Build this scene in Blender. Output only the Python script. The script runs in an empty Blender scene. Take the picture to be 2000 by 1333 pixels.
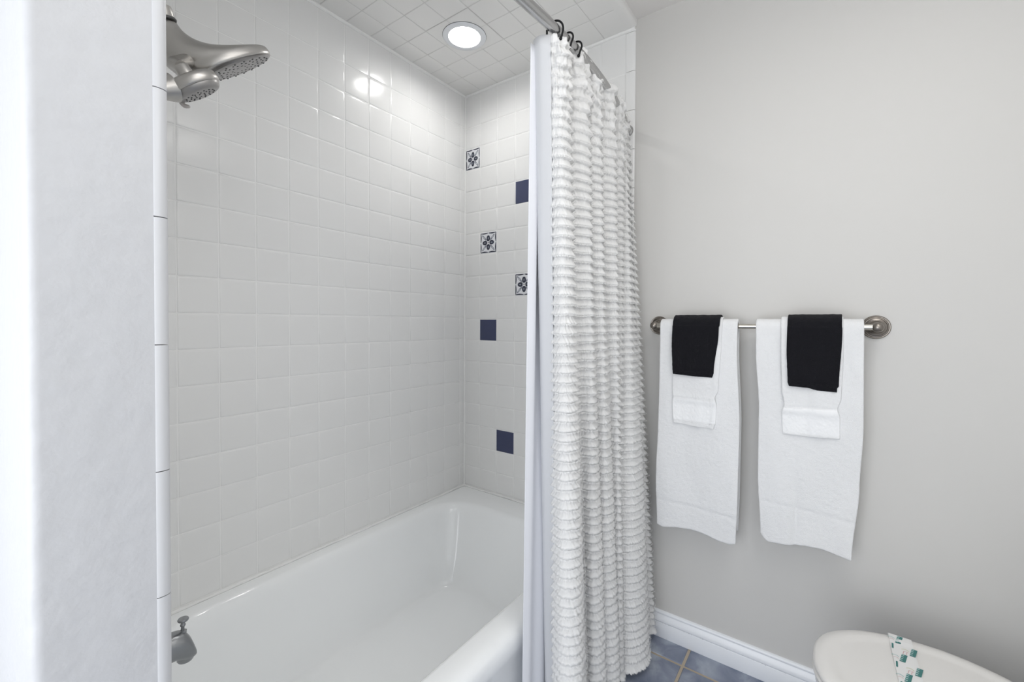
import bpy, math, random
from mathutils import Vector, Matrix, noise

R = random.Random(7)
SC = bpy.context.scene
COL = SC.collection

# ------------------------------------------------------------------ camera
cam_d = bpy.data.cameras.new('camera')
cam_d.sensor_width = 36.0
cam_d.lens = 847.79 / 2000 * 36
cam_d.shift_y = -21.46 / 2000
cam_d.clip_start = 0.02
cam = bpy.data.objects.new('camera', cam_d)
COL.objects.link(cam)
CR = Vector((0.591421, -0.806345, 0.00531)); CU = Vector((0.011074, 0.014706, 0.999831)); CF = Vector((0.806287, 0.591262, -0.017627))
m = Matrix.Identity(4)
for i in range(3):
    m[i][0] = CR[i]; m[i][1] = CU[i]; m[i][2] = -CF[i]
m[0][3], m[1][3], m[2][3] = -1.68827, -1.54532, -0.02233
cam.matrix_world = m
SC.camera = cam

# ------------------------------------------------------------------ view, world, added fill lights
SC.view_settings.view_transform = 'Standard'
SC.view_settings.look = 'None'
SC.view_settings.gamma = 1.0
SC.view_settings.use_curve_mapping = False
SC.view_settings.exposure = 0.64
SC.cycles.max_bounces = 12
SC.cycles.diffuse_bounces = 8
SC.cycles.sample_clamp_indirect = 6.0
SC.cycles.use_denoising = True

w = bpy.data.worlds.new('world'); SC.world = w; w.use_nodes = True
w.node_tree.nodes['Background'].inputs[0].default_value = (0.75, 0.85, 1.0, 1)
w.node_tree.nodes['Background'].inputs[1].default_value = 1.0

FZ = -1.235        # floor
CZ = 1.148         # tiled ceiling over the tub
PZ = 1.178         # painted ceiling of the room
XL, YF = -2.95, -2.28   # far left wall and front wall of the room

def area(name, loc, aim, sx, sy, power, col, shape='RECTANGLE'):
    d = bpy.data.lights.new(name, 'AREA'); d.shape = shape; d.size = sx
    if shape == 'RECTANGLE': d.size_y = sy
    d.energy = power; d.color = col
    o = bpy.data.objects.new(name, d); COL.objects.link(o)
    o.location = loc
    o.rotation_euler = (Vector(aim) - Vector(loc)).to_track_quat('-Z', 'Y').to_euler()
    return o
area('added_fill_left', (XL + 0.03, -1.15, -0.15), (0, -1.15, -0.15), 1.3, 1.9, 19.5, (0.955, 0.975, 1.0))  # fill lamp added to brighten the end wall and tub from the left
area('added_fill_front', (-1.20, YF + 0.14, 0.62), (-1.0, 0, 0.0), 1.0, 0.3, 1.8, (1.0, 0.97, 0.94))  # weak fill lamp added at the unseen front wall
area('added_fill_top', (-1.15, -1.75, PZ - 0.075), (-1.15, -1.75, 0), 1.1, 0.56, 4.6, (1.0, 0.98, 0.95))  # overhead fill lamp added out of view to even out the room

# ------------------------------------------------------------------ materials
def nt(name):
    mt = bpy.data.materials.new(name); mt.use_nodes = True
    return mt, mt.node_tree.nodes, mt.node_tree.links, mt.node_tree.nodes['Principled BSDF']

def mat(name, col, rough=0.5, metal=0.0, bump=None, vary=None, coat=0.0, spec=0.5, **kw):
    """bump=(scale, strength, distance); vary=(scale, second colour)"""
    mt, N, L, b = nt(name)
    b.inputs['Base Color'].default_value = (*col, 1)
    b.inputs['Roughness'].default_value = rough
    b.inputs['Metallic'].default_value = metal
    b.inputs['Specular IOR Level'].default_value = spec
    b.inputs['Coat Weight'].default_value = coat
    b.inputs['Coat Roughness'].default_value = 0.05
    tc = N.new('ShaderNodeTexCoord')
    if vary:
        n = N.new('ShaderNodeTexNoise'); n.inputs['Scale'].default_value = vary[0]; n.inputs['Detail'].default_value = 4
        L.new(tc.outputs['Object'], n.inputs['Vector'])
        r = N.new('ShaderNodeValToRGB')
        r.color_ramp.elements[0].position = 0.35; r.color_ramp.elements[1].position = 0.65
        r.color_ramp.elements[0].color = (*col, 1); r.color_ramp.elements[1].color = (*vary[1], 1)
        L.new(n.outputs['Fac'], r.inputs['Fac']); L.new(r.outputs['Color'], b.inputs['Base Color'])
    if bump:
        n = N.new('ShaderNodeTexNoise'); n.inputs['Scale'].default_value = bump[0]; n.inputs['Detail'].default_value = 5
        L.new(tc.outputs['Object'], n.inputs['Vector'])
        bp = N.new('ShaderNodeBump'); bp.inputs['Strength'].default_value = bump[1]; bp.inputs['Distance'].default_value = bump[2]
        L.new(n.outputs['Fac'], bp.inputs['Height']); L.new(bp.outputs['Normal'], b.inputs['Normal'])
    return mt

def mat_brushed(name, col, rough, streak=(3, 3, 120)):
    mt, N, L, b = nt(name)
    b.inputs['Base Color'].default_value = (*col, 1); b.inputs['Metallic'].default_value = 1.0
    tc = N.new('ShaderNodeTexCoord'); mp = N.new('ShaderNodeMapping'); mp.inputs['Scale'].default_value = streak
    n = N.new('ShaderNodeTexNoise'); n.inputs['Scale'].default_value = 6; n.inputs['Detail'].default_value = 1
    mr = N.new('ShaderNodeMapRange'); mr.inputs['To Min'].default_value = rough - 0.015; mr.inputs['To Max'].default_value = rough + 0.02
    L.new(tc.outputs['Object'], mp.inputs['Vector']); L.new(mp.outputs['Vector'], n.inputs['Vector'])
    L.new(n.outputs['Fac'], mr.inputs['Value']); L.new(mr.outputs['Result'], b.inputs['Roughness'])
    return mt

def mat_floor():
    mt, N, L, b = nt('slate_floor_tile')
    tc = N.new('ShaderNodeTexCoord')
    n = N.new('ShaderNodeTexNoise'); n.inputs['Scale'].default_value = 9; n.inputs['Detail'].default_value = 8; n.inputs['Distortion'].default_value = 0.6
    r = N.new('ShaderNodeValToRGB'); e = r.color_ramp.elements
    e[0].position = 0.32; e[0].color = (0.135, 0.165, 0.235, 1)
    e[1].position = 0.68; e[1].color = (0.42, 0.46, 0.53, 1)
    k = e.new(0.5); k.color = (0.245, 0.275, 0.355, 1)
    L.new(tc.outputs['Object'], n.inputs['Vector']); L.new(n.outputs['Fac'], r.inputs['Fac']); L.new(r.outputs['Color'], b.inputs['Base Color'])
    b.inputs['Roughness'].default_value = 0.45
    bp = N.new('ShaderNodeBump'); bp.inputs['Strength'].default_value = 0.3; bp.inputs['Distance'].default_value = 0.002
    L.new(n.outputs['Fac'], bp.inputs['Height']); L.new(bp.outputs['Normal'], b.inputs['Normal'])
    return mt

def mat_cloth(name, col, scale=900, strength=0.6, dist=0.0015, sheen=0.3, trans=0.0):
    mt, N, L, b = nt(name)
    b.inputs['Base Color'].default_value = (*col, 1); b.inputs['Roughness'].default_value = 0.95
    b.inputs['Specular IOR Level'].default_value = 0.15
    b.inputs['Sheen Weight'].default_value = sheen; b.inputs['Sheen Roughness'].default_value = 0.5
    tc = N.new('ShaderNodeTexCoord'); n = N.new('ShaderNodeTexNoise')
    n.inputs['Scale'].default_value = scale; n.inputs['Detail'].default_value = 3
    n2 = N.new('ShaderNodeTexNoise'); n2.inputs['Scale'].default_value = scale / 8; n2.inputs['Detail'].default_value = 3
    ad = N.new('ShaderNodeMath'); ad.operation = 'ADD'
    L.new(tc.outputs['Object'], n.inputs['Vector']); L.new(tc.outputs['Object'], n2.inputs['Vector'])
    L.new(n.outputs['Fac'], ad.inputs[0]); L.new(n2.outputs['Fac'], ad.inputs[1])
    bp = N.new('ShaderNodeBump'); bp.inputs['Strength'].default_value = strength; bp.inputs['Distance'].default_value = dist
    L.new(ad.outputs[0], bp.inputs['Height']); L.new(bp.outputs['Normal'], b.inputs['Normal'])
    if trans > 0:
        t = N.new('ShaderNodeBsdfTranslucent'); t.inputs['Color'].default_value = (*col, 1)
        mx = N.new('ShaderNodeMixShader'); mx.inputs[0].default_value = trans
        out = N['Material Output']
        L.new(b.outputs[0], mx.inputs[1]); L.new(t.outputs[0], mx.inputs[2]); L.new(mx.outputs[0], out.inputs['Surface'])
    return mt

M_TILE = mat('white_glazed_tile', (0.82, 0.82, 0.812), 0.18, bump=(14, 0.05, 0.004))
M_TILE_C = mat('white_ceiling_tile', (0.80, 0.795, 0.78), 0.22)
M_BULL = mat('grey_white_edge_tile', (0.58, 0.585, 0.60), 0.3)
M_GROUT = mat('white_grout', (0.87, 0.87, 0.86), 0.8)
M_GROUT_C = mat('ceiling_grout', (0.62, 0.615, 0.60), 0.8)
M_CAULK = mat('white_caulk', (0.86, 0.86, 0.85), 0.45)
M_PAINT = mat('painted_wall', (0.585, 0.575, 0.555), 0.6, bump=(55, 0.10, 0.0012))
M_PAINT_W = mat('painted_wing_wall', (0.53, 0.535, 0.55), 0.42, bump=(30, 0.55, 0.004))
M_CEIL = mat('painted_ceiling', (0.74, 0.72, 0.70), 0.7, bump=(50, 0.08, 0.001))
M_TRIM = mat('white_gloss_trim', (0.80, 0.82, 0.85), 0.3)
M_CHIP = mat('paint_chips', (0.22, 0.21, 0.21), 0.7)
M_BLUE = mat('navy_glazed_tile', (0.042, 0.052, 0.115), 0.12)
M_FLOR = mat('pale_decor_tile', (0.80, 0.81, 0.84), 0.15)
M_FLORD = mat('slate_blue_glaze', (0.028, 0.032, 0.055), 0.15)
M_FLORG = mat('grey_leaf_glaze', (0.22, 0.235, 0.28), 0.15)
M_TUB = mat('white_enamel', (0.92, 0.935, 0.94), 0.07, spec=0.5)
M_NICK = mat_brushed('brushed_nickel', (0.52, 0.505, 0.485), 0.34)
M_FACE = mat('nickel_spray_face', (0.36, 0.35, 0.345), 0.38, metal=0.85)
M_NOZ = mat('dark_rubber_nozzle', (0.10, 0.10, 0.10), 0.6)
M_SPOUT = mat_brushed('satin_nickel', (0.34, 0.35, 0.36), 0.33)
M_ROD = mat_brushed('satin_steel_rod', (0.50, 0.50, 0.50), 0.25)
M_BAR = mat('polished_nickel_bar', (0.62, 0.59, 0.53), 0.14, metal=1.0)
M_ROS = mat('antique_pewter', (0.27, 0.245, 0.22), 0.33, metal=1.0)
M_BLACK = mat('black_metal_hook', (0.008, 0.008, 0.009), 0.5, spec=0.2)
M_CURT = mat_cloth('ruffled_white_cotton', (0.90, 0.90, 0.895), 520, 0.5, 0.0015, 0.2, 0.22)
M_HEM = mat_cloth('white_curtain_lining', (0.76, 0.77, 0.79), 1200, 0.15, 0.0004, 0.1, 0.22)
M_LINER = mat('translucent_white_vinyl', (0.78, 0.79, 0.83), 0.35)
M_TOWEL = mat_cloth('white_terry', (0.87, 0.875, 0.88), 700, 0.8, 0.003, 0.3)
M_TOWBAND = mat_cloth('white_woven_band', (0.83, 0.835, 0.84), 1500, 0.3, 0.001, 0.2)
M_WASH = mat_cloth('black_terry', (0.008, 0.008, 0.011), 700, 0.9, 0.003, 0.06)
M_CHINA = mat('white_china', (0.78, 0.78, 0.765), 0.1)
M_SEAT = mat('off_white_plastic', (0.77, 0.755, 0.73), 0.28)
M_PAPER = mat('thin_white_paper', (0.79, 0.79, 0.78), 0.75)
M_TEAL = mat('teal_print', (0.055, 0.20, 0.19), 0.7)
M_TEALG = mat('grey_green_print', (0.42, 0.58, 0.57), 0.7)
M_PINK = mat('pale_pink_print', (0.66, 0.47, 0.47), 0.7)
M_YEL = mat('pale_yellow_print', (0.66, 0.66, 0.46), 0.7)
M_FLOOR = mat_floor()
M_FGROUT = mat('tan_grout', (0.47, 0.40, 0.31), 0.9, bump=(200, 0.3, 0.001))
M_GLASS = mat('added_window_pane', (0.8, 0.85, 0.9), 0.4)  # pane of the added, unseen window
M_SHADE = mat('added_lamp_shade', (0.85, 0.85, 0.84), 0.4)  # shades of the added, unseen fill fixtures
def mat_emit(name, col, s):
    mt, N, L, b = nt(name)
    b.inputs['Base Color'].default_value = (*col, 1)
    b.inputs['Emission Color'].default_value = (*col, 1); b.inputs['Emission Strength'].default_value = s
    return mt
M_LENS = mat_emit('lit_lens', (1.0, 0.985, 0.96), 42.0)

# ------------------------------------------------------------------ mesh helpers
class MB:
    def __init__(s): s.v = []; s.f = []; s.m = []
    def add(s, vs, fs, mi=0):
        o = len(s.v); s.v += [tuple(p) for p in vs]
        s.f += [tuple(i + o for i in f) for f in fs]; s.m += [mi] * len(fs)
        return o
    def box(s, a, b, mi=0):
        x0, y0, z0 = [min(a[i], b[i]) for i in range(3)]; x1, y1, z1 = [max(a[i], b[i]) for i in range(3)]
        s.add([(x0,y0,z0),(x1,y0,z0),(x1,y1,z0),(x0,y1,z0),(x0,y0,z1),(x1,y0,z1),(x1,y1,z1),(x0,y1,z1)],
              [(0,3,2,1),(4,5,6,7),(0,1,5,4),(1,2,6,5),(2,3,7,6),(3,0,4,7)], mi)
    def rings(s, rings, mi=0, cap0=True, cap1=True, closed=True):
        n = len(rings[0]); o = len(s.v)
        for r in rings: s.v += [tuple(p) for p in r]
        for k in range(len(rings) - 1):
            for i in range(n if closed else n - 1):
                j = (i + 1) % n
                s.f.append((o + k*n + i, o + k*n + j, o + (k+1)*n + j, o + (k+1)*n + i)); s.m.append(mi)
        if cap0: s.f.append(tuple(o + i for i in range(n))[::-1]); s.m.append(mi)
        if cap1: s.f.append(tuple(o + (len(rings)-1)*n + i for i in range(n))); s.m.append(mi)
    def lathe(s, prof, c, ax, mi=0, n=32, cap0=True, cap1=True):
        """prof = [(radius, distance along ax)]"""
        ax = Vector(ax).normalized(); u = ax.orthogonal().normalized(); v = ax.cross(u); c = Vector(c)
        s.rings([[c + ax*h + (u*math.cos(2*math.pi*i/n) + v*math.sin(2*math.pi*i/n))*r for i in range(n)] for r, h in prof], mi, cap0, cap1)
    def tube(s, pts, rad, mi=0, n=12):
        pts = [Vector(p) for p in pts]; rs = rad if isinstance(rad, (list, tuple)) else [rad]*len(pts)
        t = (pts[1]-pts[0]).normalized(); u = t.orthogonal().normalized(); out = []
        for i, p in enumerate(pts):
            t = (pts[min(i+1, len(pts)-1)] - pts[max(i-1, 0)]).normalized()
            u = (u - t*u.dot(t)).normalized(); v = t.cross(u)
            out.append([p + (u*math.cos(2*math.pi*k/n) + v*math.sin(2*math.pi*k/n))*rs[i] for k in range(n)])
        s.rings(out, mi)
    def build(s, name, mats, parent=None, smooth=True, angle=35, sub=0):
        me = bpy.data.meshes.new(name); me.from_pydata(s.v, [], s.f); me.validate(); 
        mats = mats if isinstance(mats, (list, tuple)) else [mats]
        for x in mats: me.materials.append(x)
        if len(me.polygons) == len(s.m): me.polygons.foreach_set('material_index', s.m)
        o = bpy.data.objects.new(name, me); COL.objects.link(o)
        if parent is not None: 
            o.parent = parent; o.matrix_parent_inverse = Matrix.Translation(-parent.location) if parent.type == 'EMPTY' else Matrix.Identity(4)
        if smooth:
            me.polygons.foreach_set('use_smooth', [True]*len(me.polygons))
            me.update()
            me.set_sharp_from_angle(angle=math.radians(angle))
        me.update()
        if sub:
            md = o.modifiers.new('sub', 'SUBSURF'); md.levels = sub; md.render_levels = sub
        return o

def tag(o, label=None, cat=None, group=None, kind=None):
    if label: o['label'] = label
    if cat: o['category'] = cat
    if group: o['group'] = group
    if kind: o['kind'] = kind
    return o
def thing(name, label, cat, loc, group=None):
    o = bpy.data.objects.new(name, None); COL.objects.link(o); o.location = loc; o.empty_display_size = 0.05
    return tag(o, label, cat, group)
def struct(o): o['kind'] = 'structure'; return o

def catmull(P, n):
    P = [Vector(p) for p in P]; out = []
    Q = [P[0]*2 - P[1]] + P + [P[-1]*2 - P[-2]]
    m_ = len(P) - 1
    for k in range(n):
        t = k/(n-1)*m_; i = min(int(t), m_-1); t -= i
        a, b, c, d = Q[i], Q[i+1], Q[i+2], Q[i+3]
        out.append(0.5*((2*b) + (c-a)*t + (2*a-5*b+4*c-d)*t*t + (3*b-a-3*c+d)*t*t*t))
    return out

# a field of glazed tiles on a plane: origin + u*a + v*b, raised along n
def tiles(mb, org, u, v, n, us, vs, skip=(), mi=0, gap=0.0030, relief=0.0019, tilt=0.0005):
    org, u, v, n = Vector(org), Vector(u), Vector(v), Vector(n)
    for i in range(len(us)-1):
        for j in range(len(vs)-1):
            if (i, j) in skip: continue
            a0, a1 = us[i]+gap/2, us[i+1]-gap/2; b0, b1 = vs[j]+gap/2, vs[j+1]-gap/2
            if a1-a0 < 0.006 or b1-b0 < 0.006: continue
            ta, tb = R.uniform(-tilt, tilt), R.uniform(-tilt, tilt)
            V = []
            for ins, h in ((0, -relief), (0.0004, -relief*0.45), (0.0018, -relief*0.12), (0.006, 0.0)):
                for a, b in ((a0+ins, b0+ins), (a1-ins, b0+ins), (a1-ins, b1-ins), (a0+ins, b1-ins)):
                    hh = h + (0 if h == -relief else (ta if a > (a0+a1)/2 else -ta)*0.5 + (tb if b > (b0+b1)/2 else -tb)*0.5)
                    V.append(org + u*a + v*b + n*hh)
            F = []
            for k in range(3):
                for q in range(4):
                    r = (q+1) % 4; F.append((k*4+q, k*4+r, k*4+4+r, k*4+4+q))
            F.append((12, 13, 14, 15))
            if u.cross(v).dot(n) < 0: F = [f[::-1] for f in F]
            mb.add(V, F, mi)

T = 0.1095
GD = 0.0013   # grout depth under tile face

# ------------------------------------------------------------------ room shell
# long tiled wall behind the tub (face y = 0)
mb = MB()
mb.box((XL, GD, FZ), (0.12, 0.12, PZ + 0.1), 1)
us = [-(11.349 - c)*T for c in range(-3, 12)]
us = [x for x in us if x > -1.507 + 0.01] ; us = [-1.507] + us + [-0.003]
zs = [r*T for r in range(-7, 9)] + [9*T, CZ - 0.004]
zs = [-0.874] + zs
tiles(mb, (0, 0, 0), (1, 0, 0), (0, 0, 1), (0, -1, 0), us, zs)
wall_back = struct(mb.build('wall_back', [M_TILE, M_GROUT], angle=60))

# end wall: tiled inside the tub alcove, painted beyond (face x = 0)
mb = MB()
mb.box((GD, YF - 0.1, FZ), (0.12, 0.0, PZ + 0.1), 1)
mb.box((0.0012, YF - 0.1, FZ), (0.004, -0.9, PZ + 0.05), 2)
zr = -0.0599*T
usr = [0.003] + [(0.937 + k)*T for k in range(0, 8)]
zsr = [-0.874] + [r*T + zr for r in range(-7, 10)] + [CZ - 0.004]
def right_cell(col, row):  # column counted from the corner, row = tile row above the zero line
    return (col, zsr.index(row*T + zr))
accents = [('floral', 0, 7), ('blue', 3, 5), ('floral', 1, 3), ('floral', 3, 1), ('blue', 1, -1), ('blue', 2, -6 + 0)]
accents = [('floral', 0, 7), ('blue', 3, 5), ('floral', 1, 3), ('floral', 3, 1), ('blue', 1, -1), ('blue', 2, -6)]
skip = [right_cell(c, r) for _, c, r in accents]
tiles(mb, (0, 0, 0), (0, -1, 0), (0, 0, 1), (-1, 0, 0), usr, zsr, skip)
# bullnose edge trim between tile and paint, in 6 inch lengths
zz = [-0.874 - 0.0]
while zz[-1] < CZ - 0.16: zz.append(zz[-1] + 0.1545)
zz.append(CZ - 0.004)
y0 = (0.937 + 7)*T
for k in range(len(zz)-1):
    a, b = zz[k] + 0.0012, zz[k+1] - 0.0012
    prof = [(GD, -y0-0.0013), (0.0002, -y0-0.002), (-0.0002, -y0-0.01), (-0.0002, -y0-0.024), (0.0002, -y0-0.031), (0.0016, -y0-0.036), (0.005, -y0-0.0385)]
    prof = [(x - 0.0045, y) for x, y in prof[1:]]; prof = [(GD, prof[0][1])] + prof + [(0.004, prof[-1][1]-0.0008)]
    mb.rings([[(x, y, z) for x, y in prof] for z in (a, b)], 0, True, True, False)
wall_right = struct(mb.build('wall_right', [M_TILE, M_GROUT, M_PAINT], angle=50))

# inlaid accent tiles of the end wall
def blob(c, ang, ln, wd, n=18, pw=0.75):
    out = []
    for k in range(n):
        t = 2*math.pi*k/n; x = math.cos(t)*ln/2; y = math.copysign(abs(math.sin(t))**pw, math.sin(t))*wd/2*(1 - 0.15*math.cos(t))
        out.append((c[0] + x*math.cos(ang) - y*math.sin(ang), c[1] + x*math.sin(ang) + y*math.cos(ang)))
    return out
for kind, c, r in accents:
    a0, a1 = usr[c], usr[c+1]; b0, b1 = r*T + zr, (r+1)*T + zr
    mb = MB()
    if kind == 'blue':
        tiles(mb, (0, 0, 0), (0, -1, 0), (0, 0, 1), (-1, 0, 0), [a0, a1], [b0, b1], gap=0.004)
        o = mb.build('accent_tile', [M_BLUE], wall_right, angle=60)
        o['label'] = 'plain navy blue glazed accent tile'
    else:
        tiles(mb, (0, 0, 0), (0, -1, 0), (0, 0, 1), (-1, 0, 0), [a0, a1], [b0, b1], gap=0.005)
        ca, cb = (a0+a1)/2, (b0+b1)/2; W, H = (a1-a0)/2 - 0.0045, (b1-b0)/2 - 0.0045
        # the corner tile is cut narrower, so the pattern follows its width
        def poly(P, mi, h):
            V = [(-h, -(ca + p[0]*W), cb + p[1]*H) for p in P]
            ctr = (-h, -(ca + sum(p[0] for p in P)/len(P)*W), cb + sum(p[1] for p in P)/len(P)*H)
            n = len(V); mb.add(V + [ctr], [(i, (i+1) % n, n) for i in range(n)], mi)
        for k in range(4):
            an = k*math.pi/2
            rot = lambda P: [(x*math.cos(an) - y*math.sin(an), x*math.sin(an) + y*math.cos(an)) for x, y in P]
            for s_ in (-1, 1):   # frame: two brush strokes a side
                st = [(s_*(0.04 + 0.93*t), 0.90 + 0.07*(1 - math.sin(math.pi*t)) - 0.04) for t in [i/10 for i in range(11)]]
                st2 = [(x, 0.985 - 0.0*t) for (x, y), t in zip(st[::-1], range(11))]
                poly(rot([(x, min(y, 0.95)) for x, y in st] + st2), 1, 0.0005)
            poly(rot(blob((0, 0.44), math.pi/2, 0.58, 0.44)), 1, 0.0005)        # petals
            poly(rot(blob((0, 0.44), math.pi/2, 0.24, 0.13)), 2, 0.0008)
            poly(rot(blob((0.52, 0.52), math.pi/4, 0.78, 0.19)), 2, 0.0005)    # diagonal leaves
            poly(rot(blob((0.54, 0.54), math.pi/4, 0.40, 0.05)), 0, 0.0008)
            poly(rot(blob((0, 0), 0, 0.12, 0.12)), 2, 0.0007)
        o = mb.build('floral_tile', [M_FLOR, M_FLORD, M_FLORG], wall_right, smooth=False)
        o['label'] = 'pale tile with slate blue four petal flower'

# wing wall carrying the plumbing: tiled inside, painted end towards the room
XW = -1.507
mb = MB()
def arc(cx, cy, r, a0, a1, n=8):
    return [(cx + r*math.cos(math.radians(a0 + (a1-a0)*i/n)), cy + r*math.sin(math.radians(a0 + (a1-a0)*i/n))) for i in range(n+1)]
YE = -0.870
r_ = 0.013
pl = [(-1.5165, 0.0)] + [(-1.5165, YE)] + arc(-1.626 + r_, YE + r_, r_, 270, 180, 10) + [(-1.626, 0.0)]
mb.rings([[(x, y, z) for x, y in pl] for z in (FZ, PZ + 0.05)], 1)
usw = [0.003] + [(0.937 + k)*T for k in range(0, 7)] + [0.820]
tiles(mb, (XW, 0, 0), (0, -1, 0), (0, 0, 1), (1, 0, 0), usw, [-0.874] + [r*T for r in range(-7, 10)] + [CZ-0.004], mi=0)
mb.box((-1.5165, -0.82, -0.874), (XW - GD, -0.0, CZ), 2)
zz = [-0.8545 - 0.1595*0]
zz = [0.2655 + 0.1591*k for k in range(-9, 6)]
zz = [z for z in zz if z > FZ + 0.02 and z < CZ - 0.02]; zz = [FZ] + zz + [CZ - 0.004]
for k in range(len(zz)-1):
    a, b = zz[k] + 0.0006, zz[k+1] - 0.0006
    pf = [(-1.5165, -0.8705), (-1.5150, -0.8716), (-1.5100, -0.8718), (-1.5060, -0.8712), (-1.5034, -0.8698), (-1.5016, -0.8675), (-1.5004, -0.8635), (-1.5002, -0.850), (-1.5025, -0.824), (XW - GD, -0.8205), (-1.5165, -0.8205)]
    mb.rings([[(x, y, z) for x, y in pf] for z in (a, b)], 3)
wall_wing = struct(mb.build('wall_wing', [M_TILE, M_PAINT_W, M_GROUT, M_BULL], angle=50))

# remaining walls of the bathroom, out of view
for nm, a, b in (('wall_left', (XL - 0.1, YF - 0.1, FZ), (XL, 0.12, PZ + 0.1)), ('wall_front', (XL, YF - 0.1, FZ), (0.0, YF, PZ + 0.1))):
    mb = MB(); mb.box(a, b); struct(mb.build(nm, mat('white_side_wall', (0.85, 0.85, 0.84), 0.6), smooth=False))

# painted ceiling with the lower tiled soffit over the tub as one surface
LX, LY = -0.357, -0.320      # centre of the recessed light
mb = MB()
mb.box((XL - 0.1, YF - 0.1, PZ), (0.12, 0.12, PZ + 0.1), 2)
sq = [(XL, 0.0), (0.0, 0.0), (0.0, -0.880), (XL, -0.880)]
xs_c = [-0.003, -0.14] + [-0.25 - 0.1105*k for k in range(0, 13)]
xs_c = sorted([x for x in xs_c if x > -1.50] + [-1.505])
ys_c = [0.003, 0.105 - 0.0] + [0.215 + 0.1125*k for k in range(0, 6)] + [0.880]
# grout bed with a round hole for the light
n = 48
hole = [(LX + 0.078*math.cos(2*math.pi*i/n), LY + 0.078*math.sin(2*math.pi*i/n)) for i in range(n)]
def on_square(i, x0=-1.507, x1=0.0, y0=-0.885, y1=0.0):
    a = 2*math.pi*i/n; dx, dy = math.cos(a), math.sin(a); t = 1e9
    if dx > 1e-9: t = min(t, (x1-LX)/dx)
    if dx < -1e-9: t = min(t, (x0-LX)/dx)
    if dy > 1e-9: t = min(t, (y1-LY)/dy)
    if dy < -1e-9: t = min(t, (y0-LY)/dy)
    return (LX + dx*t, LY + dy*t)
zb = CZ + 0.0010
V = [(x, y, zb) for x, y in hole] + [(*on_square(i), zb) for i in range(n)]
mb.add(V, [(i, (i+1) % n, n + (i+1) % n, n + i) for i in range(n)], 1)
for cx, cy, a_, b_ in ((-1.507, -0.885, 0, 0), (0, -0.885, 0, 0), (0, 0, 0, 0), (-1.507, 0, 0, 0)):
    ks = sorted(range(n), key=lambda i: (V[n+i][0]-cx)**2 + (V[n+i][1]-cy)**2)[:2]
    mb.add([(cx, cy, zb), V[n+ks[0]], V[n+ks[1]]], [(0, 1, 2)], 1)
# tiles (those touching the lamp trim are cut round it by leaving the hole under the trim ring)
def cut_tiles():
    for i in range(len(xs_c)-1):
        for j in range(len(ys_c)-1):
            x0, x1, ya, yb = xs_c[i], xs_c[i+1], -ys_c[j+1], -ys_c[j]
            nx = min(max(LX, x0), x1); ny = min(max(LY, ya), yb)
            if (nx-LX)**2 + (ny-LY)**2 > 0.0775**2:
                tiles(mb, (0, 0, CZ), (1, 0, 0), (0, -1, 0), (0, 0, -1), [x0, x1], [ys_c[j], ys_c[j+1]], mi=0, gap=0.002, relief=0.0012)
            else:
                g = 0.001; K = 14
                P = lambda a, b: (x0+g + (x1-x0-2*g)*a/K, ya+g + (yb-ya-2*g)*b/K)
                idx = {}; VV = []; FF = []
                for a in range(K+1):
                    for b in range(K+1):
                        x, y = P(a, b); d = math.hypot(x-LX, y-LY)
                        if d < 0.076 and d > 1e-6: x, y = LX + (x-LX)/d*0.076, LY + (y-LY)/d*0.076
                        idx[a, b] = len(VV); VV.append((x, y, CZ))
                for a in range(K):
                    for b in range(K):
                        cx = sum(P(a+q, b+w_)[0] for q in (0, 1) for w_ in (0, 1))/4; cy = sum(P(a+q, b+w_)[1] for q in (0, 1) for w_ in (0, 1))/4
                        if math.hypot(cx-LX, cy-LY) > 0.074:
                            FF.append((idx[a, b], idx[a, b+1], idx[a+1, b+1], idx[a+1, b]))
                mb.add(VV, FF, 0)
cut_tiles()
# front edge of the soffit: bullnose
pf = [(-0.876, PZ + 0.002), (-0.876, CZ - 0.0002), (-0.892, CZ - 0.0005), (-0.902, CZ + 0.001), (-0.909, CZ + 0.006), (-0.912, CZ + 0.014), (-0.912, PZ + 0.002)]
mb.rings([[(x, y, z) for y, z in pf] for x in (-1.626, 0.0)], 0)
ceiling = struct(mb.build('ceiling', [M_TILE_C, M_GROUT_C, M_CEIL], angle=60))

# caulk and cove beads
mb = MB()
mb.tube([(-0.0015, -0.0015, -0.88), (-0.0015, -0.0015, CZ)], 0.0052, n=10)
struct(mb.build('trim_1', M_CAULK))
mb = MB()
mb.tube([(XW, -0.002, CZ - 0.003), (0, -0.002, CZ - 0.003)], 0.0072, n=10)
struct(mb.build('trim_2', M_CAULK))
mb = MB()
mb.tube([(-0.002, 0, CZ - 0.003), (-0.002, -0.905, CZ - 0.003)], 0.0068, n=10)
struct(mb.build('trim_3', M_CAULK))
mb = MB()
pts = [(XW + 0.02, -0.002, -0.8812)] + [(XW + 0.02 + (1.48)*i/60, -0.002 + R.uniform(-0.0012, 0.0008), -0.8812 + R.uniform(-0.001, 0.0012)) for i in range(1, 60)] + [(-0.004, -0.004, -0.8812)] + [(-0.002 + R.uniform(-0.0008, 0.001), -0.84*i/34, -0.8812 + R.uniform(-0.001, 0.0012)) for i in range(1, 35)]
mb.tube(pts, [R.uniform(0.0042, 0.0062) for _ in pts], n=8)
struct(mb.build('trim_4', M_CAULK))

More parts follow.
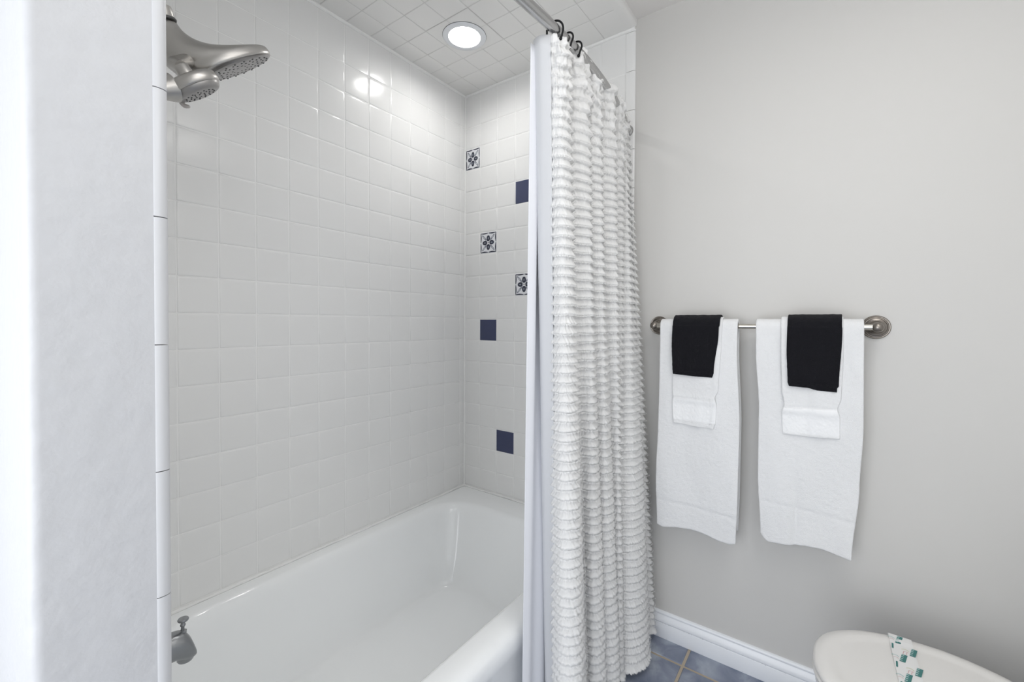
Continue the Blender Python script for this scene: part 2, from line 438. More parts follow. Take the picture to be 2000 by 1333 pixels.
# floor: slate blue tiles with tan grout
mb = MB()
mb.box((XL, YF - 0.05, FZ - 0.08), (0.0, 0.0, FZ - 0.0022), 1)
fx = [-0.106 - 0.307*k for k in range(0, 10)]; fx = sorted([x for x in fx if x > XL] + [-0.001, XL])
fy = sorted([y for y in [1.141 + 0.307*k for k in range(-4, 5)] if 0 < y < 2.27] + [0.001, -YF])
tiles(mb, (0, 0, FZ), (1, 0, 0), (0, -1, 0), (0, 0, 1), fx, fy, gap=0.009, relief=0.003, tilt=0.0008)
struct(mb.build('floor', [M_FLOOR, M_FGROUT], angle=60))

# baseboards
def baseboard(name, p0, p1, nrm, h=0.100):
    mb = MB(); p0, p1, nrm = Vector(p0), Vector(p1), Vector(nrm)
    pf = [(0.0, 0.0), (0.0135, 0.0), (0.0145, 0.003), (0.0145, 0.056), (0.0135, 0.0585), (0.0105, 0.0592), (0.0105, 0.0605), (0.0140, 0.0615), (0.0145, 0.065), (0.0130, 0.074), (0.0085, 0.082), (0.0070, 0.087), (0.0085, 0.090), (0.0080, 0.0945), (0.0045, 0.099), (0.0, h)]
    mb.rings([[p + nrm*a + Vector((0, 0, b)) for a, b in pf] for p in (p0, p1)], 0)
    d = (p1 - p0)
    for k in range(46):     # small paint chips along the groove and foot
        t = R.uniform(0.0, 1.0); zc = R.choice((0.0600, 0.0597, 0.0585, 0.004)); ln = R.uniform(0.0006, 0.0022)
        q = p0 + d*t + nrm*(0.0148 if zc != 0.06 else 0.0146) + Vector((0, 0, zc)); e = d.normalized()*ln
        mb.add([q - e, q + e*0.3 - Vector((0, 0, ln*0.3)), q + e, q + Vector((0, 0, ln*0.35))], [(0, 1, 2, 3)], 1)
    return struct(mb.build(name, [M_TRIM, M_CHIP], angle=40))
baseboard('baseboard_right', (0.0012, -0.908, FZ), (0.0012, YF, FZ), (-1, 0, 0))
baseboard('baseboard_front', (0, YF, FZ), (XL, YF, FZ), (0, 1, 0))
baseboard('baseboard_left', (XL, YF, FZ), (XL, 0, FZ), (1, 0, 0))

# added window and frame out of view, built round the left fill lamp
mb = MB()
wy0, wy1, wz0, wz1 = -1.80, -0.50, -1.10, 0.80
for a, b in (((XL, wy0-0.06, wz0-0.06), (XL+0.02, wy1+0.06, wz0)), ((XL, wy0-0.06, wz1), (XL+0.02, wy1+0.06, wz1+0.06)), ((XL, wy0-0.06, wz0), (XL+0.02, wy0, wz1)), ((XL, wy1, wz0), (XL+0.02, wy1+0.06, wz1))):
    mb.box(a, b, 0)
mb.box((XL, wy0, wz0), (XL+0.004, wy1, wz1), 1)
struct(mb.build('added_window_1', [M_TRIM, M_GLASS], smooth=False))

# ------------------------------------------------------------------ bathtub
def rrect(x0, x1, y0, y1, rl, rr, n=10):
    """counter-clockwise rounded rectangle; rl radius at the left end, rr at the right end"""
    out = []
    for cx, cy, r, a in ((x1-rr, y1-rr, rr, 0), (x0+rl, y1-rl, rl, 90), (x0+rl, y0+rl, rl, 180), (x1-rr, y0+rr, rr, 270)):
        for i in range(n+1):
            t = math.radians(a + 90*i/n); out.append((cx + r*math.cos(t), cy + r*math.sin(t)))
    # extra points on the long sides
    res = []
    for i in range(len(out)):
        p, q = out[i], out[(i+1) % len(out)]; res.append(p)
        if (i+1) % (n+1) == 0:
            for k in range(1, 7): res.append((p[0] + (q[0]-p[0])*k/7, p[1] + (q[1]-p[1])*k/7))
    return res
mb = MB()
TX0, TX1, TY0, TY1 = -1.503, -0.003, -0.853, -0.003
loops = [
 (TX0+.003, TX1-.003, TY0+.014, TY1-.003, .004, .004, FZ + 0.002),
 (TX0+.003, TX1-.003, TY0+.012, TY1-.003, .004, .004, -0.97),
 (TX0, TX1, TY0+.002, TY1, .005, .005, -0.945),
 (TX0, TX1, TY0, TY1, .006, .006, -0.915),
 (TX0, TX1, TY0+.003, TY1, .008, .008, -0.900),
 (TX0, TX1, TY0+.011, TY1, .010, .010, -0.889),
 (TX0, TX1, TY0+.025, TY1, .012, .012, -0.8835),
 (TX0+.01, TX1-.01, TY0+.040, TY1-.010, .02, .02, -0.8815),
 (-1.455, -0.135, -0.775, -0.050, .26, .17, -0.8820),
 (-1.449, -0.141, -0.769, -0.056, .265, .175, -0.8835),
 (-1.443, -0.149, -0.762, -0.063, .27, .18, -0.8885),
 (-1.438, -0.156, -0.756, -0.070, .27, .185, -0.8985),
 (-1.434, -0.163, -0.751, -0.076, .27, .185, -0.9150),
 (-1.430, -0.174, -0.745, -0.082, .265, .19, -0.945),
 (-1.420, -0.195, -0.735, -0.095, .265, .19, -1.000),
 (-1.405, -0.232, -0.716, -0.120, .25, .18, -1.090),
 (-1.394, -0.262, -0.700, -0.140, .23, .15, -1.150),
 (-1.388, -0.275, -0.692, -0.149, .21, .13, -1.172),
 (-1.380, -0.286, -0.684, -0.158, .20, .12, -1.186),
 (-1.368, -0.299, -0.672, -0.171, .18, .11, -1.194),
 (-1.350, -0.318, -0.655, -0.188, .165, .10, -1.197),
 (-1.310, -0.370, -0.615, -0.220, .14, .09, -1.198),
 (-1.000, -0.700, -0.450, -0.400, .02, .02, -1.201)]
mb.rings([[(x, y, l[6]) for x, y in rrect(*l[:6])] for l in loops], 0, False, True)
tub = thing('bathtub', 'white enamel alcove bathtub set between the tiled walls', 'bathtub', (-0.75, -0.43, FZ))
mb.build('tub_shell', M_TUB, tub, angle=180)
mb = MB(); mb.lathe([(0.001, 0.0055), (0.018, 0.005), (0.028, 0.003), (0.031, 0.0)], (-1.25, -0.42, -1.1985), (0, 0, 1), n=28)
mb.build('drain', M_NICK, tub)
# overflow plate under the spout, on the sloping end of the basin
mb = MB(); mb.lathe([(0.034, 0.0), (0.034, 0.004), (0.028, 0.008), (0.001, 0.009)], (-1.4195, -0.42, -0.995), (1, 0, 0.15), n=28)
mb.build('overflow_plate', M_NICK, tub)

# ------------------------------------------------------------------ tub spout
SY_ = -0.42
sp = thing('tub_spout', 'grey brushed nickel tub spout at the wing wall above the rim', 'spout', (XW, -0.42, -0.73))
mb = MB()
secs = [(-1.507, -0.686, -0.754, 0.034, 0.9), (-1.500, -0.686, -0.754, 0.034, .9), (-1.494, -0.691, -0.749, 0.028, .9), (-1.45, -0.692, -0.748, 0.026, .8), (-1.40, -0.692, -0.747, 0.026, .7), (-1.375, -0.693, -0.7475, 0.026, .65), (-1.362, -0.696, -0.753, 0.0255, .6), (-1.353, -0.702, -0.7575, 0.0245, .6), (-1.346, -0.713, -0.758, 0.023, .6), (-1.341, -0.728, -0.757, 0.0205, .6), (-1.3375, -0.740, -0.7555, 0.017, .7), (-1.3358, -0.746, -0.7525, 0.010, .8)]
rg = []
for x, zt, zb_, ry, e in secs:
    ring = []
    for i in range(28):
        t = 2*math.pi*i/28; cy, cz = math.cos(t), math.sin(t)
        ex = e if cz < 0 else 0.85
        ring.append((x, SY_ + math.copysign(abs(cy)**ex, cy)*ry, (zt+zb_)/2 + math.copysign(abs(cz)**ex, cz)*(zt-zb_)/2))
    rg.append(ring)
mb.rings(rg, 0)
mb.build('spout_body', M_SPOUT, sp, angle=60)
mb = MB(); mb.tube([(-1.3535, -0.42, -0.750), (-1.3535, -0.42, -0.7605), (-1.3535, -0.42, -0.7635)], [0.0155, 0.0155, 0.0135], n=24)
mb.build('outlet', M_SPOUT, sp)
mb = MB()
mb.lathe([(0.0075, 0), (0.0075, 0.004), (0.0032, 0.005), (0.0032, 0.013), (0.0050, 0.015), (0.0050, 0.018), (0.0036, 0.020), (0.0040, 0.023), (0.0095, 0.0255), (0.0105, 0.028), (0.0092, 0.0305), (0.001, 0.0315)], (-1.3585, -0.42, -0.7005), (0.05, 0, 1), n=24)
mb.build('diverter_knob', M_SPOUT, sp, angle=50)

# ------------------------------------------------------------------ shower head with docked hand shower
SY = -0.42
sh = thing('shower_head', 'large brushed nickel rain shower head on a bent arm', 'shower head', (XW, SY, 0.66))
mb = MB()
mb.tube(catmull([(-1.507, SY, 0.672), (-1.47, SY, 0.672), (-1.43, SY, 0.662), (-1.400, SY, 0.638), (-1.384, SY, 0.606)], 22), 0.0105, n=20)
mb.build('shower_arm', M_NICK, sh)
mb = MB(); mb.lathe([(0.032, 0), (0.031, 0.004), (0.024, 0.009), (0.012, 0.012)], (XW, SY, 0.672), (1, 0, 0), n=32)
mb.build('wall_flange', M_NICK, sh)
mb = MB(); mb.lathe([(0.014, 0), (0.0195, 0.002), (0.0195, 0.020), (0.017, 0.024)], (-1.3885, SY, 0.626), (0.30, 0, -0.95), n=28)
mb.build('swivel_nut', M_NICK, sh, angle=40)
mb = MB(); mb.lathe([(0.0205, 0), (0.0215, 0.002), (0.0205, 0.004)], (-1.3815, SY, 0.6045), (0.30, 0, -0.95), n=28)
mb.build('gasket_ring', M_NOZ, sh)
# trumpet body lofted from the nut to the spray disc
ND = Vector((0.60, 0.0, -0.80)).normalized(); UD = Vector((0.80, 0, 0.60)).normalized()
DC = Vector((-1.262, SY, 0.556))
prof = [  # t, centre, axis mix, rx, ry
 (0.0, Vector((-1.3795, SY, 0.602)), 0.0, 0.0185, 0.0185),
 (0.1, Vector((-1.3765, SY, 0.590)), 0.05, 0.0215, 0.0205),
 (0.2, Vector((-1.3710, SY, 0.577)), 0.15, 0.0280, 0.026),
 (0.3, Vector((-1.3610, SY, 0.566)), 0.30, 0.0385, 0.034),
 (0.4, Vector((-1.3460, SY, 0.5590)), 0.50, 0.0520, 0.044),
 (0.5, Vector((-1.3280, SY, 0.5580)), 0.68, 0.0670, 0.056),
 (0.6, Vector((-1.3070, SY, 0.5620)), 0.82, 0.0820, 0.069),
 (0.72, Vector((-1.2880, SY, 0.5670)), 0.93, 0.0940, 0.080),
 (0.84, DC - ND*0.019, 1.0, 0.1030, 0.0860),
 (0.90, DC - ND*0.014, 1.0, 0.1060, 0.0880),
 (0.95, DC - ND*0.003, 1.0, 0.1070, 0.0890),
 (1.0, DC, 1.0, 0.1050, 0.0870)]
A0 = Vector((0.30, 0, -0.95)).normalized()
mb = MB(); rg = []
for t, c, mx, rx, ry in prof:
    ax = (A0*(1-mx) + ND*mx).normalized(); u = Vector((-ax.z, 0, ax.x)).normalized(); v = Vector((0, 1, 0))
    rg.append([c + u*math.cos(2*math.pi*i/48)*rx + v*math.sin(2*math.pi*i/48)*ry for i in range(48)])
mb.rings(rg, 0, True, False)
# underside: rim, then a recessed dock towards the wall side
last = rg[-1]
def inner(sc, dn, shift=0.0): return [DC + (p - DC)*sc + UD*shift - ND*dn for p in last]
mb.rings([last, inner(0.955, 0.0), inner(0.94, 0.004)], 0, False, True)
body = mb.build('bell_body', M_NICK, sh, angle=50, sub=1)
FC = DC + UD*0.026
mb = MB(); mb.lathe([(0.0745, -0.006), (0.0745, 0.0015), (0.0715, 0.0035), (0.060, 0.0045), (0.0, 0.0055)], FC, ND, n=48, cap1=False)
face = mb.build('spray_face', M_FACE, sh, angle=50)
mb = MB(); V2 = Vector((0, 1, 0))
for rr, nn in ((0.018, 6), (0.031, 10), (0.044, 14), (0.056, 18), (0.066, 20)):
    for i in range(nn):
        a = 2*math.pi*(i + 0.3*nn)/nn
        mb.lathe([(0.0022, 0.003), (0.0020, 0.0054), (0.0009, 0.0058)], FC + UD*math.cos(a)*rr + V2*math.sin(a)*rr, ND, n=7)
o = mb.build('nozzles', M_NOZ, face); tag(o, kind='stuff')

# hand shower docked on the near side, below the bell
hs = thing('hand_shower', 'smaller round hand shower docked under the large shower head', 'hand shower', (-1.345, -0.50, 0.47))
HN = Vector((0.58, -0.05, -0.81)).normalized(); HC = Vector((-1.358, -0.500, 0.457))
HU = Vector((HN.z*-1, 0, HN.x)).normalized(); HV = HN.cross(HU)
mb = MB()
mb.lathe([(0.0115, -0.034), (0.0130, -0.032), (0.0145, -0.014), (0.030, -0.0125), (0.043, -0.0100), (0.0475, -0.006), (0.0490, -0.001), (0.0490, 0.008), (0.0475, 0.0105), (0.0465, 0.011)], HC, HN, n=44)
mb.build('head_shell', M_NICK, hs, angle=40)
mb = MB()
mb.lathe([(0.0450, 0.009), (0.0448, 0.013), (0.0430, 0.018), (0.0395, 0.0215), (0.035, 0.0228), (0.0, 0.0236)], HC, HN, n=44, cap1=False)
f2 = mb.build('spray_face', M_FACE, hs, angle=40)
mb = MB()
for rr, nn in ((0.010, 6), (0.019, 10), (0.028, 15)):
    for i in range(nn):
        a = 2*math.pi*i/nn
        mb.lathe([(0.0018, 0.021), (0.0016, 0.0240), (0.0008, 0.0244)], HC + HU*math.cos(a)*rr + HV*math.sin(a)*rr, HN, n=7)
tag(mb.build('nozzles', M_NOZ, f2), kind='stuff')
mb = MB()   # little selector tab on the rim
ang = math.radians(232); tb = HC + HU*math.cos(ang)*0.037 + HV*math.sin(ang)*0.037
mb.tube(catmull([tb + HN*0.010, tb + HN*0.017 + (tb-HC)*0.14, tb + HN*0.027 + (tb-HC)*0.10, tb + HN*0.032 - (tb-HC)*0.12], 10), [0.003, 0.0042, 0.0045, 0.0045, 0.0045, 0.0045, 0.0044, 0.004, 0.0036, 0.002], n=10)
mb.build('selector_tab', mat('pale_plastic_tab', (0.55, 0.52, 0.50), 0.35), hs)
mb = MB()   # handle running back to the wing wall
mb.tube(catmull([HC - HU*0.040, HC - HU*0.075 + Vector((0, 0, 0.002)), HC - HU*0.11 + Vector((0, 0.01, -0.012)), Vector((-1.468, -0.470, 0.36)), Vector((-1.474, -0.465, 0.27))], 20), [0.026, 0.024, 0.022, 0.020, 0.0185] + [0.0155]*9 + [0.0125]*6, n=20)
mb.build('handle', M_NICK, hs)
mb = MB()   # hose: loops down along the wet wall, hidden from the doorway
mb.tube(catmull([(-1.474, -0.465, 0.272), (-1.476, -0.462, 0.05), (-1.478, -0.45, -0.20), (-1.478, -0.40, -0.28), (-1.478, -0.35, -0.20), (-1.478, -0.36, 0.2), (-1.472, -0.40, 0.50), (-1.462, SY, 0.64), (-1.455, SY, 0.655)], 70), 0.0065, n=12)
mb.build('hose', M_NICK, hs)
mb = MB()   # cradle linking bell and hand shower
mb.tube([HC - HN*0.030, HC - HN*0.045 + Vector((0.004, 0.02, 0)), Vector((-1.352, -0.455, 0.520))], [0.012, 0.013, 0.014], n=20)
mb.build('dock', M_NICK, sh)

# ------------------------------------------------------------------ recessed ceiling light
rl = thing('recessed_light', 'round white recessed light shining in the tiled ceiling', 'ceiling light', (LX, LY, CZ))
mb = MB()
mb.lathe([(0.088, 0.0005), (0.0885, -0.002), (0.0865, -0.0040), (0.0690, -0.0052), (0.0650, -0.0045), (0.0625, 0.004), (0.0615, 0.018)], (LX, LY, CZ), (0, 0, 1), n=64, cap0=False, cap1=False)
mb.build('trim_ring', M_TRIM, rl, angle=50)
mb = MB(); mb.lathe([(0.090, 0.0006), (0.0885, -0.0012)], (LX, LY, CZ), (0, 0, 1), n=64, cap0=False, cap1=False)
mb.build('dark_edge_ring', mat('dark_grey_ring', (0.10, 0.10, 0.10), 0.9), rl)  # thin dark grey ring round the trim edge
mb = MB(); mb.lathe([(0.001, 0.0135), (0.055, 0.014), (0.0620, 0.017)], (LX, LY, CZ), (0, 0, 1), n=64, cap0=True, cap1=False)
mb.build('lens', M_LENS, rl)

# added ceiling lamp and vanity light, unseen bodies for the fill lamps
cl = thing('added_ceiling_lamp', 'added flat ceiling lamp out of view, body of the overhead fill light', 'ceiling light', (-1.15, -1.75, PZ))
mb = MB(); mb.box((-1.73, -2.06, PZ - 0.02), (-0.57, -1.44, PZ)); mb.build('fill_base', M_NICK, cl, smooth=False)
mb = MB(); mb.box((-1.71, -2.04, PZ - 0.07), (-0.59, -1.46, PZ - 0.02)); mb.build('fill_shade', M_SHADE, cl, smooth=False)
vl = thing('added_vanity_light', 'added vanity fixture out of view, body of the front fill light', 'wall light', (-1.20, YF, 0.62))
mb = MB(); mb.box((-1.72, YF, 0.57), (-0.68, YF + 0.03, 0.67)); mb.build('back_plate', M_NICK, vl, smooth=False)
mb = MB(); mb.box((-1.70, YF + 0.03, 0.47), (-0.70, YF + 0.12, 0.77)); mb.build('fill_shade', M_SHADE, vl, smooth=False)

# ------------------------------------------------------------------ curtain rod, hooks, curtain, liner
RZ = 0.745
def rod_y(x): 
    u = -x/1.507; a = 0.387 if u < 0.387 else 0.613; return -0.878 - 0.079*max(0.0, 1 - (abs(u-0.387)/a)**(2.0 if u < 0.387 else 1.45))
rod = thing('curtain_rod', 'curved satin steel shower curtain rod across the tub alcove', 'curtain rod', (0, -0.878, RZ))
mb = MB(); mb.tube([(x, rod_y(x), RZ) for x in [-0.004 - 1.499*i/50 for i in range(51)]], 0.0137, n=24)
mb.build('rod_tube', M_ROD, rod)
for x, s_ in ((-0.0035, -1), (XW + 0.0015, 1)):
    mb = MB(); mb.lathe([(0.024, 0), (0.024, 0.003), (0.021, 0.008), (0.0165, 0.012), (0.0155, 0.028), (0.013, 0.030)], (x, rod_y(x), RZ), (s_, 0, 0), n=32)
    mb.build('wall_flange', M_ROD, rod, angle=50)

def hook(x, label, tip=0.0, hang=(0, 0)):
    y = rod_y(x)
    h = thing('curtain_hook', label, 'curtain hook', (x, y, RZ + 0.02), 'black curtain hooks on the rod')
    # a C-shaped wire over the rod in the plane across it
    P = []
    for i in range(17):
        a = math.radians(215 - 235*i/16)
        P.append(Vector((x + tip*(i/16 - 0.3), y + math.cos(a)*0.0205, RZ + 0.001 + math.sin(a)*0.0205)))
    P = [P[0] + Vector((0, 0.003, -0.010))] + P + [P[-1] + Vector((0.001 + hang[0]*.5, -0.001, -0.016)), P[-1] + Vector((hang[0], hang[1], -0.040))]
    mb = MB(); mb.tube(catmull(P, 50), 0.0026, n=10); mb.build('wire', M_BLACK, h)
    q = P[0]
    mb = MB(); mb.lathe([(0.0005, -0.0045), (0.003, -0.0035), (0.0045, 0), (0.003, 0.0035), (0.0005, 0.0045)], q + Vector((0, 0.002, -0.002)), (0, 0, 1), n=16); mb.build('ball_end', M_BLACK, h)
hook(-0.694, 'black curtain hook at the leading edge of the ruffled curtain', -0.018, (-0.008, -0.004))
hook(-0.640, 'middle black curtain hook, half sunk behind the curtain top', 0.01, (0.0, -0.004))
hook(-0.592, 'black curtain hook nearest the end wall, only its arc showing', 0.01, (0.0, -0.004))

# curtain: plan path at the top and at the bottom, ruffled in horizontal tiers
ctop = [(-0.712,-0.949),(-0.690,-0.968),(-0.640,-0.962),(-0.615,-0.925),(-0.592,-0.962),(-0.520,-0.962),(-0.490,-0.922),(-0.478,-0.955),(-0.425,-0.955),(-0.385,-0.912),(-0.365,-0.948),(-0.300,-0.950),(-0.262,-0.906),(-0.235,-0.940),(-0.185,-0.938),(-0.150,-0.895),(-0.128,-0.920),(-0.108,-0.902)]
cbot = [(-0.640,-0.935),(-0.672,-0.985),(-0.640,-1.012),(-0.545,-0.975),(-0.483,-0.935),(-0.505,-0.990),(-0.460,-1.000),(-0.401,-0.945),(-0.420,-0.992),(-0.380,-1.010),(-0.312,-0.955),(-0.335,-1.000),(-0.295,-0.985),(-0.258,-0.945),(-0.288,-0.975),(-0.288,-1.005),(-0.267,-1.028),(-0.225,-1.042),(-0.172,-1.034),(-0.124,-1.006)]
cbot += [(-0.070,-0.990),(-0.052,-1.014),(-0.030,-0.995)]
ctop += [(-0.102,-0.908),(-0.098,-0.910),(-0.094,-0.906),(-0.090,-0.908),(-0.086,-0.902)]
NS = 620
PT = catmull([(x, y, 0) for x, y in ctop], NS); PB = catmull([(x, y, 0) for x, y in cbot], NS)
CTOP, CBOT = 0.722, FZ + 0.038
def cpath(k, z):
    t = (CTOP - z)/(CTOP - CBOT); t = max(0, min(1, t)); t = t**0.85
    p = PT[k]*(1-t) + PB[k]*t; p.z = z
    return p
tiers = 74; per = 6
def lift(k):
    u = min(1, max(0, (k/NS - 0.03)/0.10)); return 0.043*u*u*(3-2*u) - 0.006*math.cos(k/NS*2*math.pi*11)*u
def make_curtain():
    mb = MB(); rows = []
    zlist = []
    for q in range(tiers):
        for k in range(per): zlist.append((q, k/per))
    zlist.append((tiers-1, 0.999))
    base = []
    for q, fr in zlist:
        z0 = CTOP - (CTOP-CBOT)*(q + fr)/tiers
        row = []
        for k in range(NS):
            p = cpath(k, z0); a = cpath(max(0, k-2), z0); b = cpath(min(NS-1, k+2), z0)
            tg = (b-a); nn = Vector((tg.y, -tg.x, 0)); nn = nn.normalized() if nn.length > 1e-9 else Vector((0, -1, 0))
            s_ = k*0.0045
            top = max(0.0, 1 - (CTOP - z0)/0.30)      # looser, crumpled head of the curtain
            j = noise.noise(Vector((s_*9, q*7.3, 0)))*0.22 + noise.noise(Vector((s_*70, q*3.1, 9)))*0.25
            f2 = min(1, fr*1.05)
            flare = (f2**1.4)*(0.0095 + 0.0095*min(1, max(0, (CTOP - z0)/1.5)))*(1 + 0.7*j) - 0.003
            crinkle = noise.noise(Vector((s_*60, z0*60, 4)))*0.0022
            crump = top*(noise.noise(Vector((s_*16, z0*26, 1)))*0.016 + noise.noise(Vector((s_*40, z0*50, 2)))*0.006)
            sag = (0.0085*j*fr)*(1 + top) - top*0.010*noise.noise(Vector((s_*8, 5, 0))) - lift(k)*max(0.0, 1 - (CTOP - z0)/0.25)
            d = nn*(flare + crinkle + crump)
            row.append((p.x + d.x, p.y + d.y, z0 - sag))
        base.append(row)
    for row in base: mb.v += row
    H = len(base)
    for r in range(H-1):
        for k in range(NS-1):
            mb.f.append((r*NS + k, (r+1)*NS + k, (r+1)*NS + k+1, r*NS + k+1)); mb.m.append(0)
    # keep everything in front of the end wall tiles
    mb.v = [(min(x, -0.006), y, z) for x, y, z in mb.v]
    return mb
cu = thing('shower_curtain', 'white ruffled cotton shower curtain bunched against the end wall', 'shower curtain', (-0.35, -0.95, CBOT))
cc = make_curtain().build('ruffled_cloth', M_CURT, cu, angle=180)
md = cc.modifiers.new('t', 'SOLIDIFY'); md.thickness = 0.0015; md.offset = 0
# frayed fringe along every tier edge
def fringe():
    mb = MB()
    for q in range(tiers):
        zc = CTOP - (CTOP-CBOT)*(q + 0.97)/tiers
        for k in range(12, NS-1):
            for rep in range(2):
                kk = k; p = cpath(kk, zc); a = cpath(kk-1, zc); b = cpath(kk+1, zc)
                tg = (b-a)
                if tg.length < 1e-9: continue
                nn = Vector((tg.y, -tg.x, 0)).normalized(); tg.normalize()
                s_ = kk*0.0045
                j = noise.noise(Vector((s_*9, q*7.3, 0)))*0.22 + noise.noise(Vector((s_*70, q*3.1, 9)))*0.25
                top = max(0.0, 1 - (CTOP - zc)/0.30)
                amp = 0.0095 + 0.0095*min(1, max(0, (CTOP - zc)/1.5))
                off = nn*(amp*(1 + 0.7*j) - 0.0034 + R.uniform(-0.0008, 0.0012)) + tg*R.uniform(-0.002, 0.002)
                if top > 0: off += nn*top*(noise.noise(Vector((s_*16, zc*26, 1)))*0.016)
                base_ = p + off + Vector((0, 0, 0.0015 - 0.0085*j*(1 + top) + lift(kk)*max(0.0, 1 - (CTOP - zc)/0.25)))
                ln = R.uniform(0.0025, 0.0055)
                tip = base_ + nn*R.uniform(0.0, 0.004) + tg*R.uniform(-0.003, 0.003) - Vector((0, 0, ln))
                wv = tg*R.uniform(0.0004, 0.0009)
                pts = [base_ - wv, base_ + wv, tip]
                mb.add([(min(v_.x, -0.005), v_.y, v_.z) for v_ in pts], [(0, 1, 2)])
    return mb
tag(fringe().build('fringe', M_CURT, cu, smooth=False), kind='stuff')
# plain hem folded along the leading edge
def sheet(path_t, path_b, z1, z0, nrow, wob=0.0, seed=0):
    mb = MB(); n_ = len(path_t)
    for r in range(nrow+1):
        t = r/nrow
        for k in range(n_):
            p = path_t[k]*(1-t) + path_b[k]*t
            w_ = wob*noise.noise(Vector((k/n_*3 + seed, t*4, 0)))*(0.3 + t)
            mb.v.append((p.x + w_*0.3, p.y + w_, z1 + (z0-z1)*t))
    for r in range(nrow):
        for k in range(n_-1):
            mb.f.append((r*n_+k, (r+1)*n_+k, (r+1)*n_+k+1, r*n_+k+1)); mb.m.append(0)
    return mb
ht = catmull([(-0.712,-0.950,0), (-0.722,-0.935,0), (-0.726,-0.920,0), (-0.718,-0.900,0), (-0.700,-0.895,0)], 16)
hb = catmull([(-0.640,-0.938,0), (-0.628,-0.915,0), (-0.619,-0.893,0), (-0.600,-0.884,0), (-0.575,-0.882,0)], 16)
mb = sheet(ht, hb, CTOP + 0.003, CBOT, 60, 0.004, 3)
hm = mb.build('plain_hem', M_HEM, cu, angle=180)
md = hm.modifiers.new('t', 'SOLIDIFY'); md.thickness = 0.002; md.offset = 0
hm['label'] = 'plain smooth white hem of the ruffled curtain'
# liner
ln_t = catmull([(-0.735,-0.902,0), (-0.700,-0.906,0), (-0.665,-0.885,0), (-0.62,-0.905,0), (-0.56,-0.885,0), (-0.50,-0.905,0), (-0.42,-0.885,0), (-0.34,-0.895,0), (-0.24,-0.878,0), (-0.15,-0.885,0), (-0.06,-0.872,0)], 120)
ln_b = catmull([(-0.715,-0.872,0), (-0.690,-0.878,0), (-0.660,-0.872,0), (-0.62,-0.879,0), (-0.56,-0.870,0), (-0.50,-0.880,0), (-0.42,-0.869,0), (-0.34,-0.880,0), (-0.24,-0.869,0), (-0.15,-0.878,0), (-0.06,-0.868,0)], 120)
mb = sheet(ln_t, ln_b, CTOP - 0.012, FZ + 0.03, 60, 0.0)
li = mb.build('curtain_liner', M_LINER, None, angle=180)
tag(li, 'smooth white vinyl curtain liner hanging between tub apron and ruffled curtain', 'curtain liner')
md = li.modifiers.new('t', 'SOLIDIFY'); md.thickness = 0.0012; md.offset = 0

# ------------------------------------------------------------------ towel bar
BX, BZ = -0.066, -0.031
tb_ = thing('towel_bar', 'pewter towel bar with round rosettes on the painted wall', 'towel bar', (0, -1.33, BZ))
mb = MB(); mb.tube([(BX, -1.008, BZ), (BX, -1.662, BZ)], 0.0085, n=24); mb.build('bar', M_BAR, tb_)
for y in (-1.014, -1.655):
    mb = MB(); mb.lathe([(0.0345, -0.001), (0.0350, 0.004), (0.0330, 0.0065), (0.0305, 0.0060), (0.0290, 0.0085), (0.0270, 0.0090), (0.0255, 0.0078), (0.0200, 0.0100), (0.0175, 0.0125), (0.0165, 0.0120), (0.0120, 0.0165), (0.0100, 0.020)], (0.001, y, BZ), (-1, 0, 0), n=44)
    ro = mb.build('rosette', M_ROS, tb_, angle=30)
    mb = MB(); mb.lathe([(0.0105, 0.018), (0.0088, 0.026), (0.0082, 0.045), (0.0100, 0.052), (0.0135, 0.058), (0.0145, 0.066), (0.0125, 0.074), (0.006, 0.0785), (0.001, 0.0795)], (0.0, y, BZ), (-1, 0, 0), n=32)
    mb.build('post', M_ROS, tb_, angle=50)

